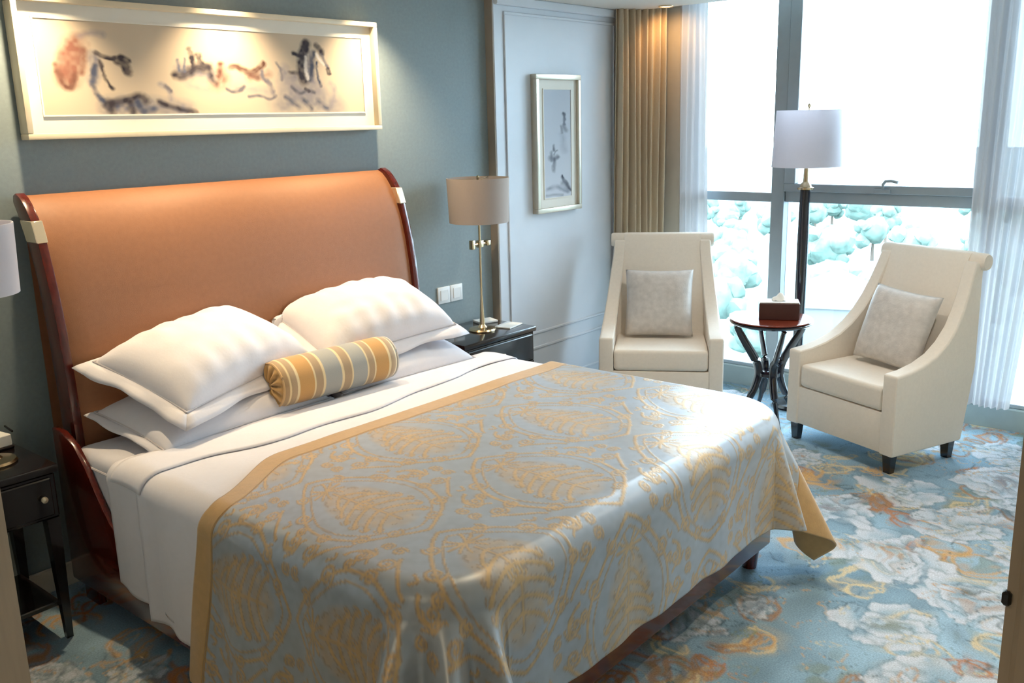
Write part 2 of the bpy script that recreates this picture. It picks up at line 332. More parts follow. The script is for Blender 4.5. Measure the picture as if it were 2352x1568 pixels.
# ------------------------------------------------------------------ carpet
def make_carpet():
    step = .0095
    xs = np.arange(XL-.1, XW+.0001, step); ys = np.arange(-3.75, .0001, step)
    X, Y = np.meshgrid(xs, ys, indexing='ij')
    wx = X+.12*(vnoise(X, Y, .19, 1)-.5)+.05*(vnoise(X, Y, .07, 2)-.5); wy = Y+.12*(vnoise(X, Y, .19, 3)-.5)+.05*(vnoise(X, Y, .07, 4)-.5)
    n1 = vnoise(X, Y, .5, 5)[..., None]; n2 = vnoise(wx, wy, .11, 6)[..., None]; n3 = vnoise(wx, wy, .045, 7)[..., None]
    base = lin(112, 140, 158)*(1-n1)+lin(156, 184, 202)*n1
    C = base*(.75+.5*n2)
    # soft green and grey-blue leaf areas
    g = np.clip((n3-.52)*5, 0, 1)*np.clip((vnoise(X, Y, .3, 8)-.45)*5, 0, 1)[..., None]
    C = C*(1-.6*g)+lin(120, 132, 112)*.6*g
    def over(mask, col, a=1.): 
        nonlocal C; C = C*(1-a*mask[..., None])+np.asarray(col)*a*mask[..., None]
    r = np.random.default_rng(5)
    # gold and rust scroll clusters
    for k in range(330):
        cx, cy = r.uniform(XL, XW), r.uniform(-3.7, 0); sc = r.uniform(.07, .17); a0 = r.uniform(0, 2*PI)
        sl = (slice(max(0, int((cx-.35-xs[0])/step)), int((cx+.35-xs[0])/step)), slice(max(0, int((cy-.35-ys[0])/step)), int((cy+.35-ys[0])/step)))
        x, y = wx[sl], wy[sl]
        if x.size == 0: continue
        m = np.zeros(x.shape)
        for j in range(r.integers(2, 5)):
            a = a0+j*1.7+r.uniform(-.3, .3); t = np.linspace(.2, 1, 14); ang = a+t*r.uniform(2, 4.5)*r.choice([-1, 1])
            pts = list(zip(cx+sc*t*np.cos(ang)+.05*math.cos(a), cy+sc*t*np.sin(ang)+.05*math.sin(a)))
            m = np.maximum(m, np.clip((.011-seg_dist(x, y, pts))/.007, 0, 1))
        blob = np.clip(1-np.hypot(x-cx, y-cy)/sc, 0, 1)*np.clip((vnoise(x, y, .035, k)-.4)*4, 0, 1)
        colr = [lin(170, 112, 66), lin(188, 150, 100), lin(152, 116, 84), lin(196, 178, 140)][r.integers(0, 4)]
        Cs = C[sl]; Cs[:] = Cs*(1-.65*blob[..., None])+colr*.65*blob[..., None]
        Cs[:] = Cs*(1-.8*m[..., None])+colr*1.15*.8*m[..., None]
    # pale peonies, several overlapping ragged petals each
    fl = [(2.25, -2.55, .30), (2.75, -2.72, .24), (2.55, -2.2, .22), (2.05, -2.95, .26), (3.0, -2.35, .2), (3.35, -2.75, .27), (2.5, -3.05, .2), (1.65, -2.75, .2),
          (3.8, -2.15, .25), (3.15, -1.75, .16), (2.7, -1.75, .22), (3.75, -2.75, .2), (3.5, -1.3, .2), (3.95, -1.6, .2), (2.3, -1.5, .25), (1.3, -3.05, .25), (3.1, -3.1, .25),
          (2.45, -.9, .25), (3.6, -.75, .2), (-.45, -.75, .17), (-.3, -1.2, .2), (-.55, -1.6, .2), (.1, -2.7, .25), (.7, -2.85, .24), (3.9, -.9, .2), (-.6, -.35, .15)]
    fl += [(r.uniform(1.2, XW), r.uniform(-3.4, -.5), r.uniform(.09, .17)) for _ in range(14)]+[(r.uniform(XL, -.1), r.uniform(-2.5, -.1), r.uniform(.08, .14)) for _ in range(10)]
    for k, (cx, cy, R) in enumerate(fl):
        sl = (slice(max(0, int((cx-1.6*R-xs[0])/step)), int((cx+1.6*R-xs[0])/step)), slice(max(0, int((cy-1.6*R-ys[0])/step)), int((cy+1.6*R-ys[0])/step)))
        x, y = wx[sl]-cx, wy[sl]-cy; Cs = C[sl]; a0 = r.uniform(0, 6)
        pet = [(a0+j*2*PI/6+r.uniform(-.25, .25), r.uniform(.38, .62), r.uniform(.36, .52)) for j in range(6)]+[(a0+j*2.1+.5, .18, .34) for j in range(3)]
        for a, d, rr in pet:
            px, py = x-R*d*math.cos(a), y-R*d*math.sin(a); rad = np.hypot(px, py); th = np.arctan2(py, px)
            edge = rr*R*(1+.10*np.sin(5*th+a*3)+.06*np.sin(11*th+a))
            m = np.clip((edge-rad)/.012, 0, 1); rim = np.clip((edge+.012-rad)/.008, 0, 1)*(1-m)
            v = .35+.65*np.clip((rad/(rr*R))**1.2*.55+.45*((px*math.cos(a)+py*math.sin(a))/(rr*R)+1)/2, 0, 1)
            Cs[:] = Cs*(1-.3*rim[..., None])+lin(84, 108, 118)*.3*rim[..., None]
            pc = lin(150, 178, 192)*(1-v[..., None])+lin(198, 202, 210)*v[..., None]
            fade = np.clip(.25+1.1*(px*math.cos(a+1)+py*math.sin(a+1))/(rr*R)+.9*(vnoise(x+7, y+7, .05, k)-.3), .12, 1); m = m*fade
            Cs[:] = Cs*(1-m[..., None])+pc*m[..., None]
        c = np.clip(1-np.hypot(x, y)/(R*.42), 0, 1)*np.clip((vnoise(x+5, y+5, .022, k)-.42)*6, 0, 1)
        cc = [lin(176, 130, 80), lin(110, 118, 96), lin(120, 110, 110)][k % 3]
        Cs[:] = Cs*(1-.75*c[..., None])+cc*.75*c[..., None]
    # looping gold and pale outlines
    for k in range(520):
        cx, cy, R = r.uniform(XL, XW), r.uniform(-3.7, 0), r.uniform(.02, .07)
        sl = (slice(max(0, int((cx-.2-xs[0])/step)), int((cx+.2-xs[0])/step)), slice(max(0, int((cy-.2-ys[0])/step)), int((cy+.2-ys[0])/step)))
        x, y = X[sl]-cx, Y[sl]-cy
        if x.size == 0: continue
        a = r.uniform(0, PI); p, q = x*math.cos(a)+y*math.sin(a), -x*math.sin(a)+y*math.cos(a)
        e = np.abs(np.hypot(p+.02*np.sin(q*60), q*r.uniform(1.6, 2.8))-R); m = np.clip((.008-e)/.006, 0, 1)[..., None]*r.uniform(.35, .8)
        Cs = C[sl]; Cs[:] = Cs*(1-m)+[lin(206, 190, 150), lin(186, 142, 92), lin(190, 200, 206), lin(84, 108, 112), lin(128, 140, 112)][k % 5]*m
    # thin dark squiggles
    l = np.abs(vnoise(wx, wy, .07, 21)-.5); ln = np.clip((.028-l)/.02, 0, 1)*np.clip((vnoise(X, Y, .25, 22)-.38)*5, 0, 1)
    over(ln, lin(74, 92, 96), .6)
    l = np.abs(vnoise(wx+3, wy+1, .055, 23)-.5); ln = np.clip((.03-l)/.02, 0, 1)*np.clip((vnoise(X, Y, .22, 24)-.52)*6, 0, 1)
    over(ln, lin(196, 158, 104), .65)
    P = np.stack([X, Y, np.zeros_like(X)], -1)
    o = grid_obj('floor', P, 'carpet', cols=C, smooth=False); o['kind'] = 'structure'
make_carpet()
struct('floor_hall', MB().box(-3.1, XL-.1, YF-.1, .1, -.05, 0).box(XL-.1, 4.3, YF-.1, -3.75, -.05, 0), 'cream_wall')
struct('floor_slab', MB().box(-3.1, 4.5, YF-.1, .15, -.2, -.05), 'cream_wall')

# ------------------------------------------------------------------ bed
BX0, BX1, BYF = -.135, 1.865, -2.30
bed = thing('sleigh_bed', 'mahogany sleigh bed with tall tan leather headboard under the picture', 'bed', (0, 0, 0))
HBP = [(.30, -.255), (.70, -.252), (.95, -.242), (1.12, -.226), (1.25, -.206), (1.36, -.181), (1.44, -.155), (1.505, -.124), (1.552, -.090), (1.582, -.056), (1.597, -.024)]
HX0, HX1 = -.022, 1.755
def headboard():
    zs = np.array([p[0] for p in HBP]); ys = np.array([p[1] for p in HBP])
    s = np.linspace(0, 1, 40); L = np.concatenate([[0], np.cumsum(np.hypot(np.diff(zs), np.diff(ys)))]); L /= L[-1]
    z, y = np.interp(s, L, zs), np.interp(s, L, ys)
    front = list(zip(y, z)); back = [(-.012, 1.575), (-.012, .3)]
    pts = front+back
    # smooth front, slight upholstered crown
    nx = 40; xs = np.linspace(HX0, HX1, nx); P = np.zeros((nx, len(s)+3, 3))
    for i, x in enumerate(xs):
        e = min(x-HX0, HX1-x); c = -.012*(1-math.exp(-e/.02))
        for j in range(len(s)): P[i, j] = (x, y[j]+c*(1 if s[j] < .97 else .3), z[j])
        P[i, -3] = (x, -.02, 1.592); P[i, -2] = (x, -.008, 1.56); P[i, -1] = (x, -.008, .3)
    grid_obj('headboard_panel', P[::-1], 'leather', bed)
    for x0, x1 in ((HX0-.034, HX0), (HX1, HX1+.034)):
        f = [(yy-.022, zz+(.012 if zz > 1.4 else 0)) for yy, zz in front]
        f = [(f[0][0], 0.0)]+f
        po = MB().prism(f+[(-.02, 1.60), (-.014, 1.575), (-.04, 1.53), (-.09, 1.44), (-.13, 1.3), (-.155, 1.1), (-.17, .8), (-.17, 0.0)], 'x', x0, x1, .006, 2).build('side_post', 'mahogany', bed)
        MB().prism([(-.187, 1.43), (-.160, 1.51), (-.06, 1.51), (-.095, 1.43)], 'x', x0-.004, x1+.004, .003, 1).build('pale_band', 'pale_metal', po)  # pale band across each post, a little below its top
headboard()
for x0, x1 in ((-.108, -.082), (1.792, 1.818)):
    top = [(-.20, .74), (-.28, .735), (-.36, .70), (-.43, .63), (-.50, .53), (-.57, .45), (-.66, .39), (-.80, .355), (-1.0, .345), (-2.19, .345)]
    MB().prism(top+[(-2.19, .12), (-.20, .12)], 'x', x0, x1, .006, 2).build('side_rail', 'mahogany', bed)
    MB().prism([(y-.0, z+.0) for y, z in [(-.50, .30), (-2.18, .30), (-2.18, .27), (-.50, .27)]], 'x', (x0-.006 if x0 < 0 else x1), (x0 if x0 < 0 else x1+.006), 0).build('rail_bead', 'mahogany', bed)
MB().box(-.108, 1.818, -2.22, -2.19, .12, .345, .006).build('foot_rail', 'mahogany', bed)
MB().box(-.082, 1.792, -2.19, -.26, .14, .30).build('slat_base', 'black_wood', bed, smooth=False)
for x in (-.09, 1.77):
    MB().lathe([(.03, 0), (.036, .06), (.045, .13)], 16, Matrix.Translation((x+.03, -2.14, 0))).build('leg', 'mahogany', bed)
# mattress with fitted sheet
def mattress():
    b = MB().box(-.080, 1.790, -2.185, -.29, .302, .675, .05, 4)
    o = b.build('mattress', 'cotton'); tag(o, 'thick mattress in white fitted sheet on the mahogany bed', 'mattress')
    MB().tube([(-.080, -.33, .62), (-.081, -.6, .62), (-.081, -1.2, .62), (-.080, -2.15, .62)], .005, 6).build('piping', 'cotton_line', o)
mattress()

def drape(u, v, X0, X1, YF_, ztop, rc=.22, r=.07, fold=.02, flare=.28, seed=0., side_out=0., near=1.):
    """cloth coordinates -> world, over the rounded bed box"""
    qx = np.clip(u, X0+rc, X1-rc); qy = np.maximum(v, YF_+rc)
    dx, dy = u-qx, v-qy; l = np.hypot(dx, dy)+1e-9; nx, ny = dx/l, dy/l
    l0 = rc-r; d = np.maximum(l-l0, 0)
    arc = r*PI/2; a = np.minimum(d, arc)/r
    out = r*np.sin(a); down = r*(1-np.cos(a)); h = np.maximum(d-arc, 0)
    corner = np.clip(4*(np.abs(nx*ny))**1.2*2, 0, 2)/2     # 1 on the diagonal
    th = np.arctan2(ny, nx)
    nl = np.where(nx < 0, near, 1.); flare = flare*(1+.35*(nl-1))
    per = np.where(np.abs(nx) > .999, v*1., np.where(np.abs(ny) > .999, u*1., 0))+th*.35
    amp = fold*(1-np.exp(-h/.18))*np.where(np.abs(ny) > .999, .45, 1)
    wav = np.sin(per*17+seed)+.55*np.sin(per*31+seed*2.3+1)+.35*np.sin(per*7+seed*1.7)
    pleat = np.sin(th*14+seed)*corner
    o2 = amp*wav*(1-corner)+h*flare*corner+.13*h*pleat*nl+side_out*h
    top = np.minimum(l, l0)
    x = qx+nx*(top+out+o2); y = qy+ny*(top+out+o2)
    z = ztop-down-np.sqrt(np.maximum(h*h-(h*flare*corner)**2, 0))
    flat = np.exp(-d/.02)
    z = z+flat*(.010*(vnoise(u, v, .33, 31)-.5)+.005*(vnoise(u, v, .13, 32)-.5))
    return np.stack([x, y, np.maximum(z, .012)], -1)
# white sheet and duvet
def cloth(name, u0, u1, v0, v1, du, label, cat, m='cotton', thick=.006, taper=None, parent=None, **k):
    us = np.arange(u0, u1, du); vs = np.arange(v0, v1, du); U, V = np.meshgrid(us, vs, indexing='ij')
    if taper: U, V = taper(U, V)
    P = drape(U, V, **k)
    o = grid_obj(name, P, m, parent); solid(o, thick, -1)
    if label: tag(o, label, cat)
    return o, P
ARC = lambda rc, r: rc-r
def sheet_taper(U, V):
    # the sheet hem is pulled up slightly towards the pillows
    k = np.clip((V+.85)/.35, 0, 1)*.10
    L = np.clip((BX0+.02-U), 0, None)
    return U+L*k, V
cloth('flat_sheet', BX0-.44, BX1+.40, -1.75, -.62, .014, 'white flat sheet hanging down the side of the bed nearest the pillows', 'sheet', taper=sheet_taper, X0=BX0+.012, X1=BX1-.012, YF_=BYF+.03, ztop=.692, r=.06, fold=.010, seed=1.2)
cloth('duvet', BX0-.50, BX1+.42, -2.2, -.85, .014, 'white duvet between the striped bolster and the damask bedspread', 'duvet', thick=.010, X0=BX0, X1=BX1, YF_=BYF+.03, ztop=.704, r=.07, fold=.012, seed=2.1)
def foldover():
    us = np.linspace(BX0-.03, BX1+.02, 120); vs = np.linspace(0, 1, 12); U, T = np.meshgrid(us, vs, indexing='ij')
    yed = -.90-.04*np.sin(U*2.2)+.012*np.sin(U*13)
    V = -.70-.02*np.sin(U*3)+(yed+.70)*T
    P = drape(U, V, X0=BX0, X1=BX1, YF_=BYF, ztop=.712, r=.07, fold=0)
    P[..., 2] += -.005+.006*np.sin(PI*np.clip(T, 0, 1))*(1+.6*(vnoise(U, V, .12, 9)-.5))
    o = grid_obj('turned_down_sheet', P, 'cotton'); solid(o, .005, -1)
    tag(o, 'turned-down white sheet fold lying across the bed in front of bolster', 'sheet fold')
foldover()

# damask bedspread
def damask_tile(n=260, m=330):
    p = np.linspace(0, .5, n//2); q = np.linspace(0, 1, m); X, Y = np.meshgrid(p, q, indexing='ij'); T = np.zeros(X.shape)
    def stroke(pts, w, a=1.):
        nonlocal T
        d = seg_dist(X, Y*1.25, [(x, y*1.25) for x, y in pts]); T = np.maximum(T, a*np.clip((w*1.45-d)/.012, 0, 1))
    def spiral(cx, cy, r0, turns, a0, sgn, w):
        t = np.linspace(0, 1, 46); ang = a0+sgn*turns*2*PI*t; rr = r0*(1-t)**.8+.004
        stroke(list(zip(cx+rr*np.cos(ang), cy+rr*np.sin(ang)/1.25)), w)
    def curve(pts, w0):
        P = [Vector((x, y, 0)) for x, y in pts]; out = []
        for i in range(len(P)-1):
            a, b, c, d = P[max(i-1, 0)], P[i], P[i+1], P[min(i+2, len(P)-1)]
            for t in np.linspace(0, 1, 9):
                v = .5*((2*b)+(c-a)*t+(2*a-5*b+4*c-d)*t*t+(3*b-a-3*c+d)*t**3); out.append((v.x, v.y))
        stroke(out, w0)
    # ogee ribbon framing the medallion
    curve([(.0, .03), (.10, .07), (.30, .18), (.42, .36), (.44, .5), (.40, .64), (.26, .80), (.10, .92), (.0, .97)], .012)
    curve([(.0, .09), (.12, .13), (.27, .23), (.36, .37), (.38, .5), (.34, .62), (.22, .76), (.08, .87), (.0, .91)], .008)
    for c in ((.33, .22, .055, 1.6, 0, 1), (.44, .42, .045, 1.5, 2, -1), (.36, .70, .06, 1.6, 4, 1), (.18, .86, .05, 1.5, 1, -1), (.16, .13, .05, 1.5, 3, 1), (.46, .60, .035, 1.4, 5, 1), (.46, .08, .05, 1.5, 2, 1), (.44, .92, .055, 1.6, 0, -1), (.30, .04, .04, 1.4, 1, 1), (.30, .96, .04, 1.4, 4, -1)):
        spiral(*c, .0105)
    # inner bouquet: layered leaves and centre
    for k in range(6):
        y = .28+.075*k; w = (.20, .24, .26, .25, .21, .14)[k]
        curve([(0, y+.03), (w*.4, y+.005), (w*.8, y-.035), (w, y-.075)], .014)
        spiral(w*.95, y-.06, .032, 1.2, 1, -1, .008)
    curve([(0, .22), (.0, .74)], .010)
    d = np.hypot(X, (Y-.5)*1.25); T = np.maximum(T, np.clip((.075-d)/.01, 0, 1)*(.55+.45*(np.sin(d*210) > 0)))
    for k in range(5):
        a = -1.2+k*.6; curve([(0, .80), (.06*math.cos(a)+.02, .80+.05*math.sin(a)), (.11*math.cos(a)+.02, .80+.09*math.sin(a))], .011)
    # outside foliage
    curve([(.5, .18), (.44, .15), (.40, .10), (.41, .03)], .012); curve([(.5, .30), (.45, .26), (.42, .22)], .011); curve([(.5, .80), (.45, .84), (.40, .88), (.36, .90)], .012)
    curve([(.5, .74), (.46, .72), (.43, .76)], .010); curve([(.5, .0), (.46, .03), (.40, .03), (.36, .08)], .010)
    body = np.clip((.30-np.hypot(X*1.15, (Y-.47)*.9))/.05, 0, 1)*(.25+.35*vnoise(X*1.0, Y*1.25, .035, 77))
    T = np.maximum(T, body)
    full = np.concatenate([T[::-1], T], 0)
    rim_ = np.clip(1-np.abs(full-.45)/.4, 0, 1)*(np.abs(np.gradient(full)[0])+np.abs(np.gradient(full)[1]) > .06)
    full = np.stack([full, rim_], -1)
    return full
def make_bedspread():
    tile = damask_tile(); du = .0062
    u0, u1, v0, v1 = BX0-.645, BX1+.43, BYF-.415, -1.095
    us = np.arange(u0, u1, du); vs = np.arange(v0, v1, du); U, V = np.meshgrid(us, vs, indexing='ij')
    # head edge sweeps down the side as in a laid spread
    tt_ = np.clip((BX0+.42-U)/.42, 0, 1); Vd = V-.20*tt_*tt_*(3-2*tt_)*(1-.8*np.clip((BX0-U)/.62, 0, 1))*np.clip((V+2.0)/.85, 0, 1)
    P = drape(U, Vd, X0=BX0-.028, X1=BX1+.022, YF_=BYF, ztop=.721, rc=.26, r=.08, fold=.012, flare=.34, seed=2.1, near=2.2)
    tw, th_ = .50, .62
    a = (U+.1)/tw; col = np.floor(a); b = (V+.12)/th_+.5*(col % 2)
    fi = ((a-col)*(tile.shape[0]-1)).astype(int); fj = ((b-np.floor(b))*(tile.shape[1]-1)).astype(int)
    pat = tile[fi, fj, 0]; rim = tile[fi, fj, 1][..., None]
    n = vnoise(U, V, .02, 41)[..., None]; n2 = vnoise(U, V, .25, 42)[..., None]
    ground = lin(166, 180, 196)*(.92+.16*n); gold = lin(202, 172, 126)*(.88+.24*n)
    # the woven ground itself drifts between silver blue and champagne
    ground = ground*(1-.35*n2)+lin(178, 168, 146)*.35*n2
    C = ground*(1-pat[..., None])+gold*pat[..., None]
    C = C*(1-.5*rim)+lin(140, 112, 80)*.5*rim
    e = np.minimum(v1-V, np.where(u1-U < .40, 0.0, 9.))
    bm = e < .085
    fm = bm[:-1, :-1]
    C2 = C.copy(); stripe = ((e > .072) & (e < .092)); C[stripe] = lin(176, 138, 84)
    o = grid_obj('bedspread', P, 'damask', cols=C, extra=pat, mask=~fm); solid(o, .005, -1)
    tag(o, 'silver-blue and gold damask bedspread draped over the foot of the bed', 'bedspread')
    b = grid_obj('border', P+np.array([0, 0, .0005]), 'gold_satin', o, mask=fm); solid(b, .006, -1); b['label'] = 'plain gold satin border'
make_bedspread()

# pillows
def pillow_mesh(name, lx, ly, h, m, parent=None, flange=.0, n=44, wr=.006, seed=0, sag=0.):
    u = np.linspace(-1, 1, n); U, V = np.meshgrid(u, u, indexing='ij')
    prof = np.clip(1-np.abs(U)**3.2, 0, 1)**.55*np.clip(1-np.abs(V)**3., 0, 1)**.55
    pin = 1-.045*(1-np.abs(V)**2)*np.abs(U)**3; pin2 = 1-.05*(1-np.abs(U)**2)*np.abs(V)**3
    X = U*lx/2*pin; Y = V*ly/2*pin2
    wn = wr*.45*(vnoise(X+seed, Y*2, .10, seed)-.5)*2
    # creases running across the pillow from the seams
    cr = wr*.8*np.sin(X*58+seed+3*vnoise(X, Y, .2, seed+3))*np.abs(V)**1.5*prof
    up = h*.62*prof+(wn+cr)*prof; dn = -h*.38*prof
    top = np.stack([X, Y, up], -1); bot = np.stack([X, Y, dn], -1)
    bm = bmesh.new()
    def add(G, flip):
        vv = [[bm.verts.new(G[i, j]) for j in range(n)] for i in range(n)]
        for i in range(n-1):
            for j in range(n-1):
                f = (vv[i][j], vv[i+1][j], vv[i+1][j+1], vv[i][j+1]); bm.faces.new(f[::-1] if flip else f)
    add(top, False); add(bot, True)
    bmesh.ops.remove_doubles(bm, verts=list(bm.verts), dist=.0008)
    me = bpy.data.meshes.new(name); bm.to_mesh(me); bm.free()
    o = finish(name, me, m, parent)
    if flange:
        ring = []
        for t in range(4):
            for k in range(n-1):
                s = u[k]; ring.append({0: (s, -1), 1: (1, s), 2: (-s, 1), 3: (-1, -s)}[t])
        R = np.array(ring); a, b = R[:, 0], R[:, 1]
        xi = a*lx/2*(1-.045*(1-b**2)*np.abs(a)**3)*.985; yi = b*ly/2*(1-.05*(1-a**2)*np.abs(b)**3)*.985
        G = np.zeros((len(R)+1, 4, 3))
        for j, f in enumerate((0, .4, .75, 1.)):
            nx, ny = np.where(np.abs(a) > .999, np.sign(a), 0), np.where(np.abs(b) > .999, np.sign(b), 0)
            w = flange*f*(1+.12*np.sin(np.arange(len(R))*.35+seed))
            G[:-1, j, 0] = xi+nx*w; G[:-1, j, 1] = yi+ny*w; G[:-1, j, 2] = .004-.6*flange*f*f+.006*f*np.sin(np.arange(len(R))*.23+seed)
        G[-1] = G[0]
        fl = grid_obj('flange', G, m, o); solid(fl, .004)
        pts = [tuple(G[i, 0]+np.array([0, 0, .004])) for i in range(len(R)+1)]
        MB().tube(pts, .0035, 5).build('piping', 'cotton_line', o)
    return o
def put(o, loc, rx, ry, rz): o.location = loc; o.rotation_euler = (math.radians(rx), math.radians(ry), math.radians(rz)); return o
def press(o):
    # flatten the part of a pillow that leans on the headboard
    M = Matrix.Translation(o.location) @ o.rotation_euler.to_matrix().to_4x4(); Mi = M.inverted()
    zs, ys = [p[0] for p in HBP], [p[1] for p in HBP]
    for ob in [o]+list(o.children):
        for v in ob.data.vertices:
            w = M @ v.co; lim = float(np.interp(w.z, zs, ys))-.022
            if w.y > lim: e = w.y-lim; w.y = lim-.004; w.z += .05*e; v.co = Mi @ w
pl1 = put(pillow_mesh('pillow', .80, .46, .17, 'cotton', flange=.03, seed=3), (.425, -.49, .742), 9, 0, 4)
tag(pl1, 'flat white pillow underneath the left pillow stack, on the mattress', 'pillow')
pl2 = put(pillow_mesh('pillow', .76, .46, .25, 'cotton', flange=.05, seed=5, wr=.014), (.44, -.435, .925), 20, -3, 16)
press(pl2)
tag(pl2, 'plump white pillow on top of the left stack, behind the bolster end', 'pillow')
pr1 = put(pillow_mesh('pillow', .80, .46, .17, 'cotton', flange=.03, seed=8), (1.30, -.49, .742), 9, 0, -3)
tag(pr1, 'flat white pillow underneath the right stack, nearest the dark nightstand', 'pillow')
pr2 = put(pillow_mesh('pillow', .74, .46, .25, 'cotton', flange=.05, seed=13, wr=.014), (1.27, -.43, .935), 20, -3, -4)
press(pr2)
tag(pr2, 'plump white pillow on top of the right stack, beside the nightstand lamp', 'pillow')

# bolster
def bolster():
    Lh, R = .29, .098
    t = thing('bolster', 'gold and grey striped bolster cushion lying in front of the pillows', 'bolster', (.865, -.665, .722+R), math.radians(-3))
    xs = np.linspace(-Lh, Lh, 150); th = np.linspace(0, 2*PI, 41); Xg, T = np.meshgrid(xs, th, indexing='ij')
    r = R*(1-.10*np.clip((np.abs(Xg)-Lh*.86)/(Lh*.14), 0, 1)**2)
    r = r*np.where(np.sin(T) < -.85, .985, 1)
    P = np.stack([Xg, r*np.cos(T), r*np.sin(T)], -1)
    C = np.zeros(P.shape); gold, grey, cream, tau = lin(196, 148, 82), lin(160, 160, 154), lin(226, 204, 158), lin(172, 146, 112)
    seq = [(0, tau), (.035, cream), (.05, tau), (.10, cream), (.115, gold), (.235, cream), (.25, tau), (.315, cream), (.33, grey), (.475, cream), (.49, tau), (.56, cream), (.575, grey), (.70, cream), (.715, tau), (.77, cream), (.785, gold), (.905, cream), (.92, tau), (.97, cream), (.985, grey)]
    f = (Xg+Lh)/(2*Lh); C[:] = tau
    for s, c in seq: C[f >= s] = c
    grid_obj('cover', P, 'stripes', t, cols=C)
    for sg in (-1, 1):
        rr = np.linspace(.0, 1, 12); th = np.linspace(0, 2*PI, 97); G, T = np.meshgrid(rr, th, indexing='ij')
        dep = .016*np.sqrt(np.clip(1-G**2, 0, 1))-.018*np.exp(-(G/.16)**2)
        ple = .007*np.sin(T*12)*np.sin(PI*np.clip(G, 0, 1))**.8
        P = np.stack([sg*(Lh+dep+ple), R*.90*G*np.cos(T), R*.90*G*np.sin(T)], -1)
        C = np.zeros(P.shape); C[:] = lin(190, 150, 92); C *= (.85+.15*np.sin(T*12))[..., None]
        grid_obj('gathered_end', P if sg > 0 else P[::-1], 'stripes', t, cols=C)
        MB().lathe([(.0, .010), (.010, .008), (.013, .0), (.010, -.004)], 14, Matrix.Translation((sg*(Lh+.004), 0, 0)) @ Matrix.Rotation(sg*PI/2, 4, 'Y')).build('button', 'gold_satin', t)
        ring = [(sg*Lh, R*.905*math.cos(a), R*.905*math.sin(a)) for a in np.linspace(0, 2*PI, 49)]
        MB().tube(ring, .005, 6).build('piping', 'cushion_silver' if sg > 0 else 'gold_satin', t)
bolster()

# ------------------------------------------------------------------ nightstands, lamps and what lies on them
def nightstand(label, x, y, kx):
    t = thing('nightstand', label, 'nightstand', (x, y, 0), 0, 'bedside tables')
    w, d, H = .29, .20, .68
    MB().box(-w-.012, w+.012, -d-.012, d, H-.03, H, .008, 2).build('top', 'black_wood', t)
    MB().box(-w, w, -d, d, H-.20, H-.03, .006, 1).build('body', 'black_wood', t)
    dr = MB().box(-w+.02, w-.02, -d-.010, -d, H-.185, H-.045, .004, 1).build('drawer', 'black_wood', t)
    MB().lathe([(.0, .022), (.011, .018), (.012, .010), (.006, .006), (.006, 0)], 14, Matrix.Translation((kx, -d-.010, H-.115)) @ Matrix.Rotation(PI/2, 4, 'X')).build('knob', 'pale_metal', dr)
    for sx in (-1, 1):
        for sy in (-1, 1):
            b = bmesh.new(); bmesh.ops.create_cube(b, size=1)
            for v in b.verts:
                k = .5 if v.co.z < 0 else 1; v.co = Vector((sx*(w-.024)+v.co.x*.046*k+(1-k)*sx*.004, sy*(d-.024)+v.co.y*.046*k, (H-.20)*(v.co.z+.5)))
            mb = MB(); mb._add(b); mb.build('leg', 'black_wood', t, smooth=False)
    MB().box(-w+.03, w-.03, -d+.03, d-.03, .13, .15, .004, 1).build('lower_shelf', 'black_wood', t)
    return t
nsL = nightstand('dark wooden nightstand with slim legs at the left picture edge', -.505, -.235, .235)
nsR = nightstand('dark wooden nightstand between the bed and the white panelled wall', 2.235, -.215, 0.)
def table_lamp(label, x, y, shade):
    t = thing('table_lamp', label, 'lamp', (x, y, .68), 0, 'bedside lamps')
    MB().lathe([(.075, 0), (.078, .006), (.072, .014), (.03, .02), (.016, .035), (.012, .09), (.009, .16), (.007, .20)], 32).build('base', 'brass', t)
    MB().tube([(0, 0, .19), (0, 0, .84)], .0065, 12).build('pole', 'brass', t)
    c = MB().tube([(-.055, .0, .49), (.055, 0, .49)], .008, 10).box(-.075, -.05, -.012, .012, .465, .515, .004, 2).box(.045, .075, -.016, .016, .475, .505, .005, 2).box(-.018, .018, -.014, .014, .47, .51, .005, 2)
    c.build('swing_bracket', 'brass', t)
    sh = MB(); r0, r1, z0, z1 = .163, .172, .61, .85
    sh.lathe([(r0, z0), (r1, z1), (r1-.004, z1), (r0-.004, z0), (r0, z0)], 48, cap=False); so = sh.build('shade', shade, t, angle=60)
    sp = MB()
    for k in range(3):
        a = k*2*PI/3+.4; sp.tube([(0, 0, z1-.012), (r1*math.cos(a)*.99, r1*math.sin(a)*.99, z1-.004)], .0025, 6)
    sp.lathe([(.0, .865), (.008, .86), (.009, .85), (.004, .83)], 12).build('spider', 'brass', so)
table_lamp('bedside lamp with beige drum shade next to the white panelled wall', 2.27, -.25, 'shade_linen')
table_lamp('bedside lamp whose pale shade is cut by the left picture edge', -.345, -.26, 'shade_white')
def pad(label, loc, rz, w, d, h, m, cat='notepad'):
    t = thing('notepad', label, cat, loc, rz)
    MB().box(-w/2, w/2, -d/2, d/2, 0, h, .002, 1).build('pages', m, t)
    MB().box(-w/2, w/2, d/2-.02, d/2+.001, 0, h+.001, .001, 1).build('binding', 'plastic_white' if m == 'paper_white' else 'brass', t)
pad('white notepad at the front of the right nightstand', (2.44, -.30, .68), .2, .15, .10, .008, 'paper_white')
pad('folded white card beside the right lamp base', (2.45, -.11, .68), -.3, .12, .09, .012, 'paper_white', 'card')
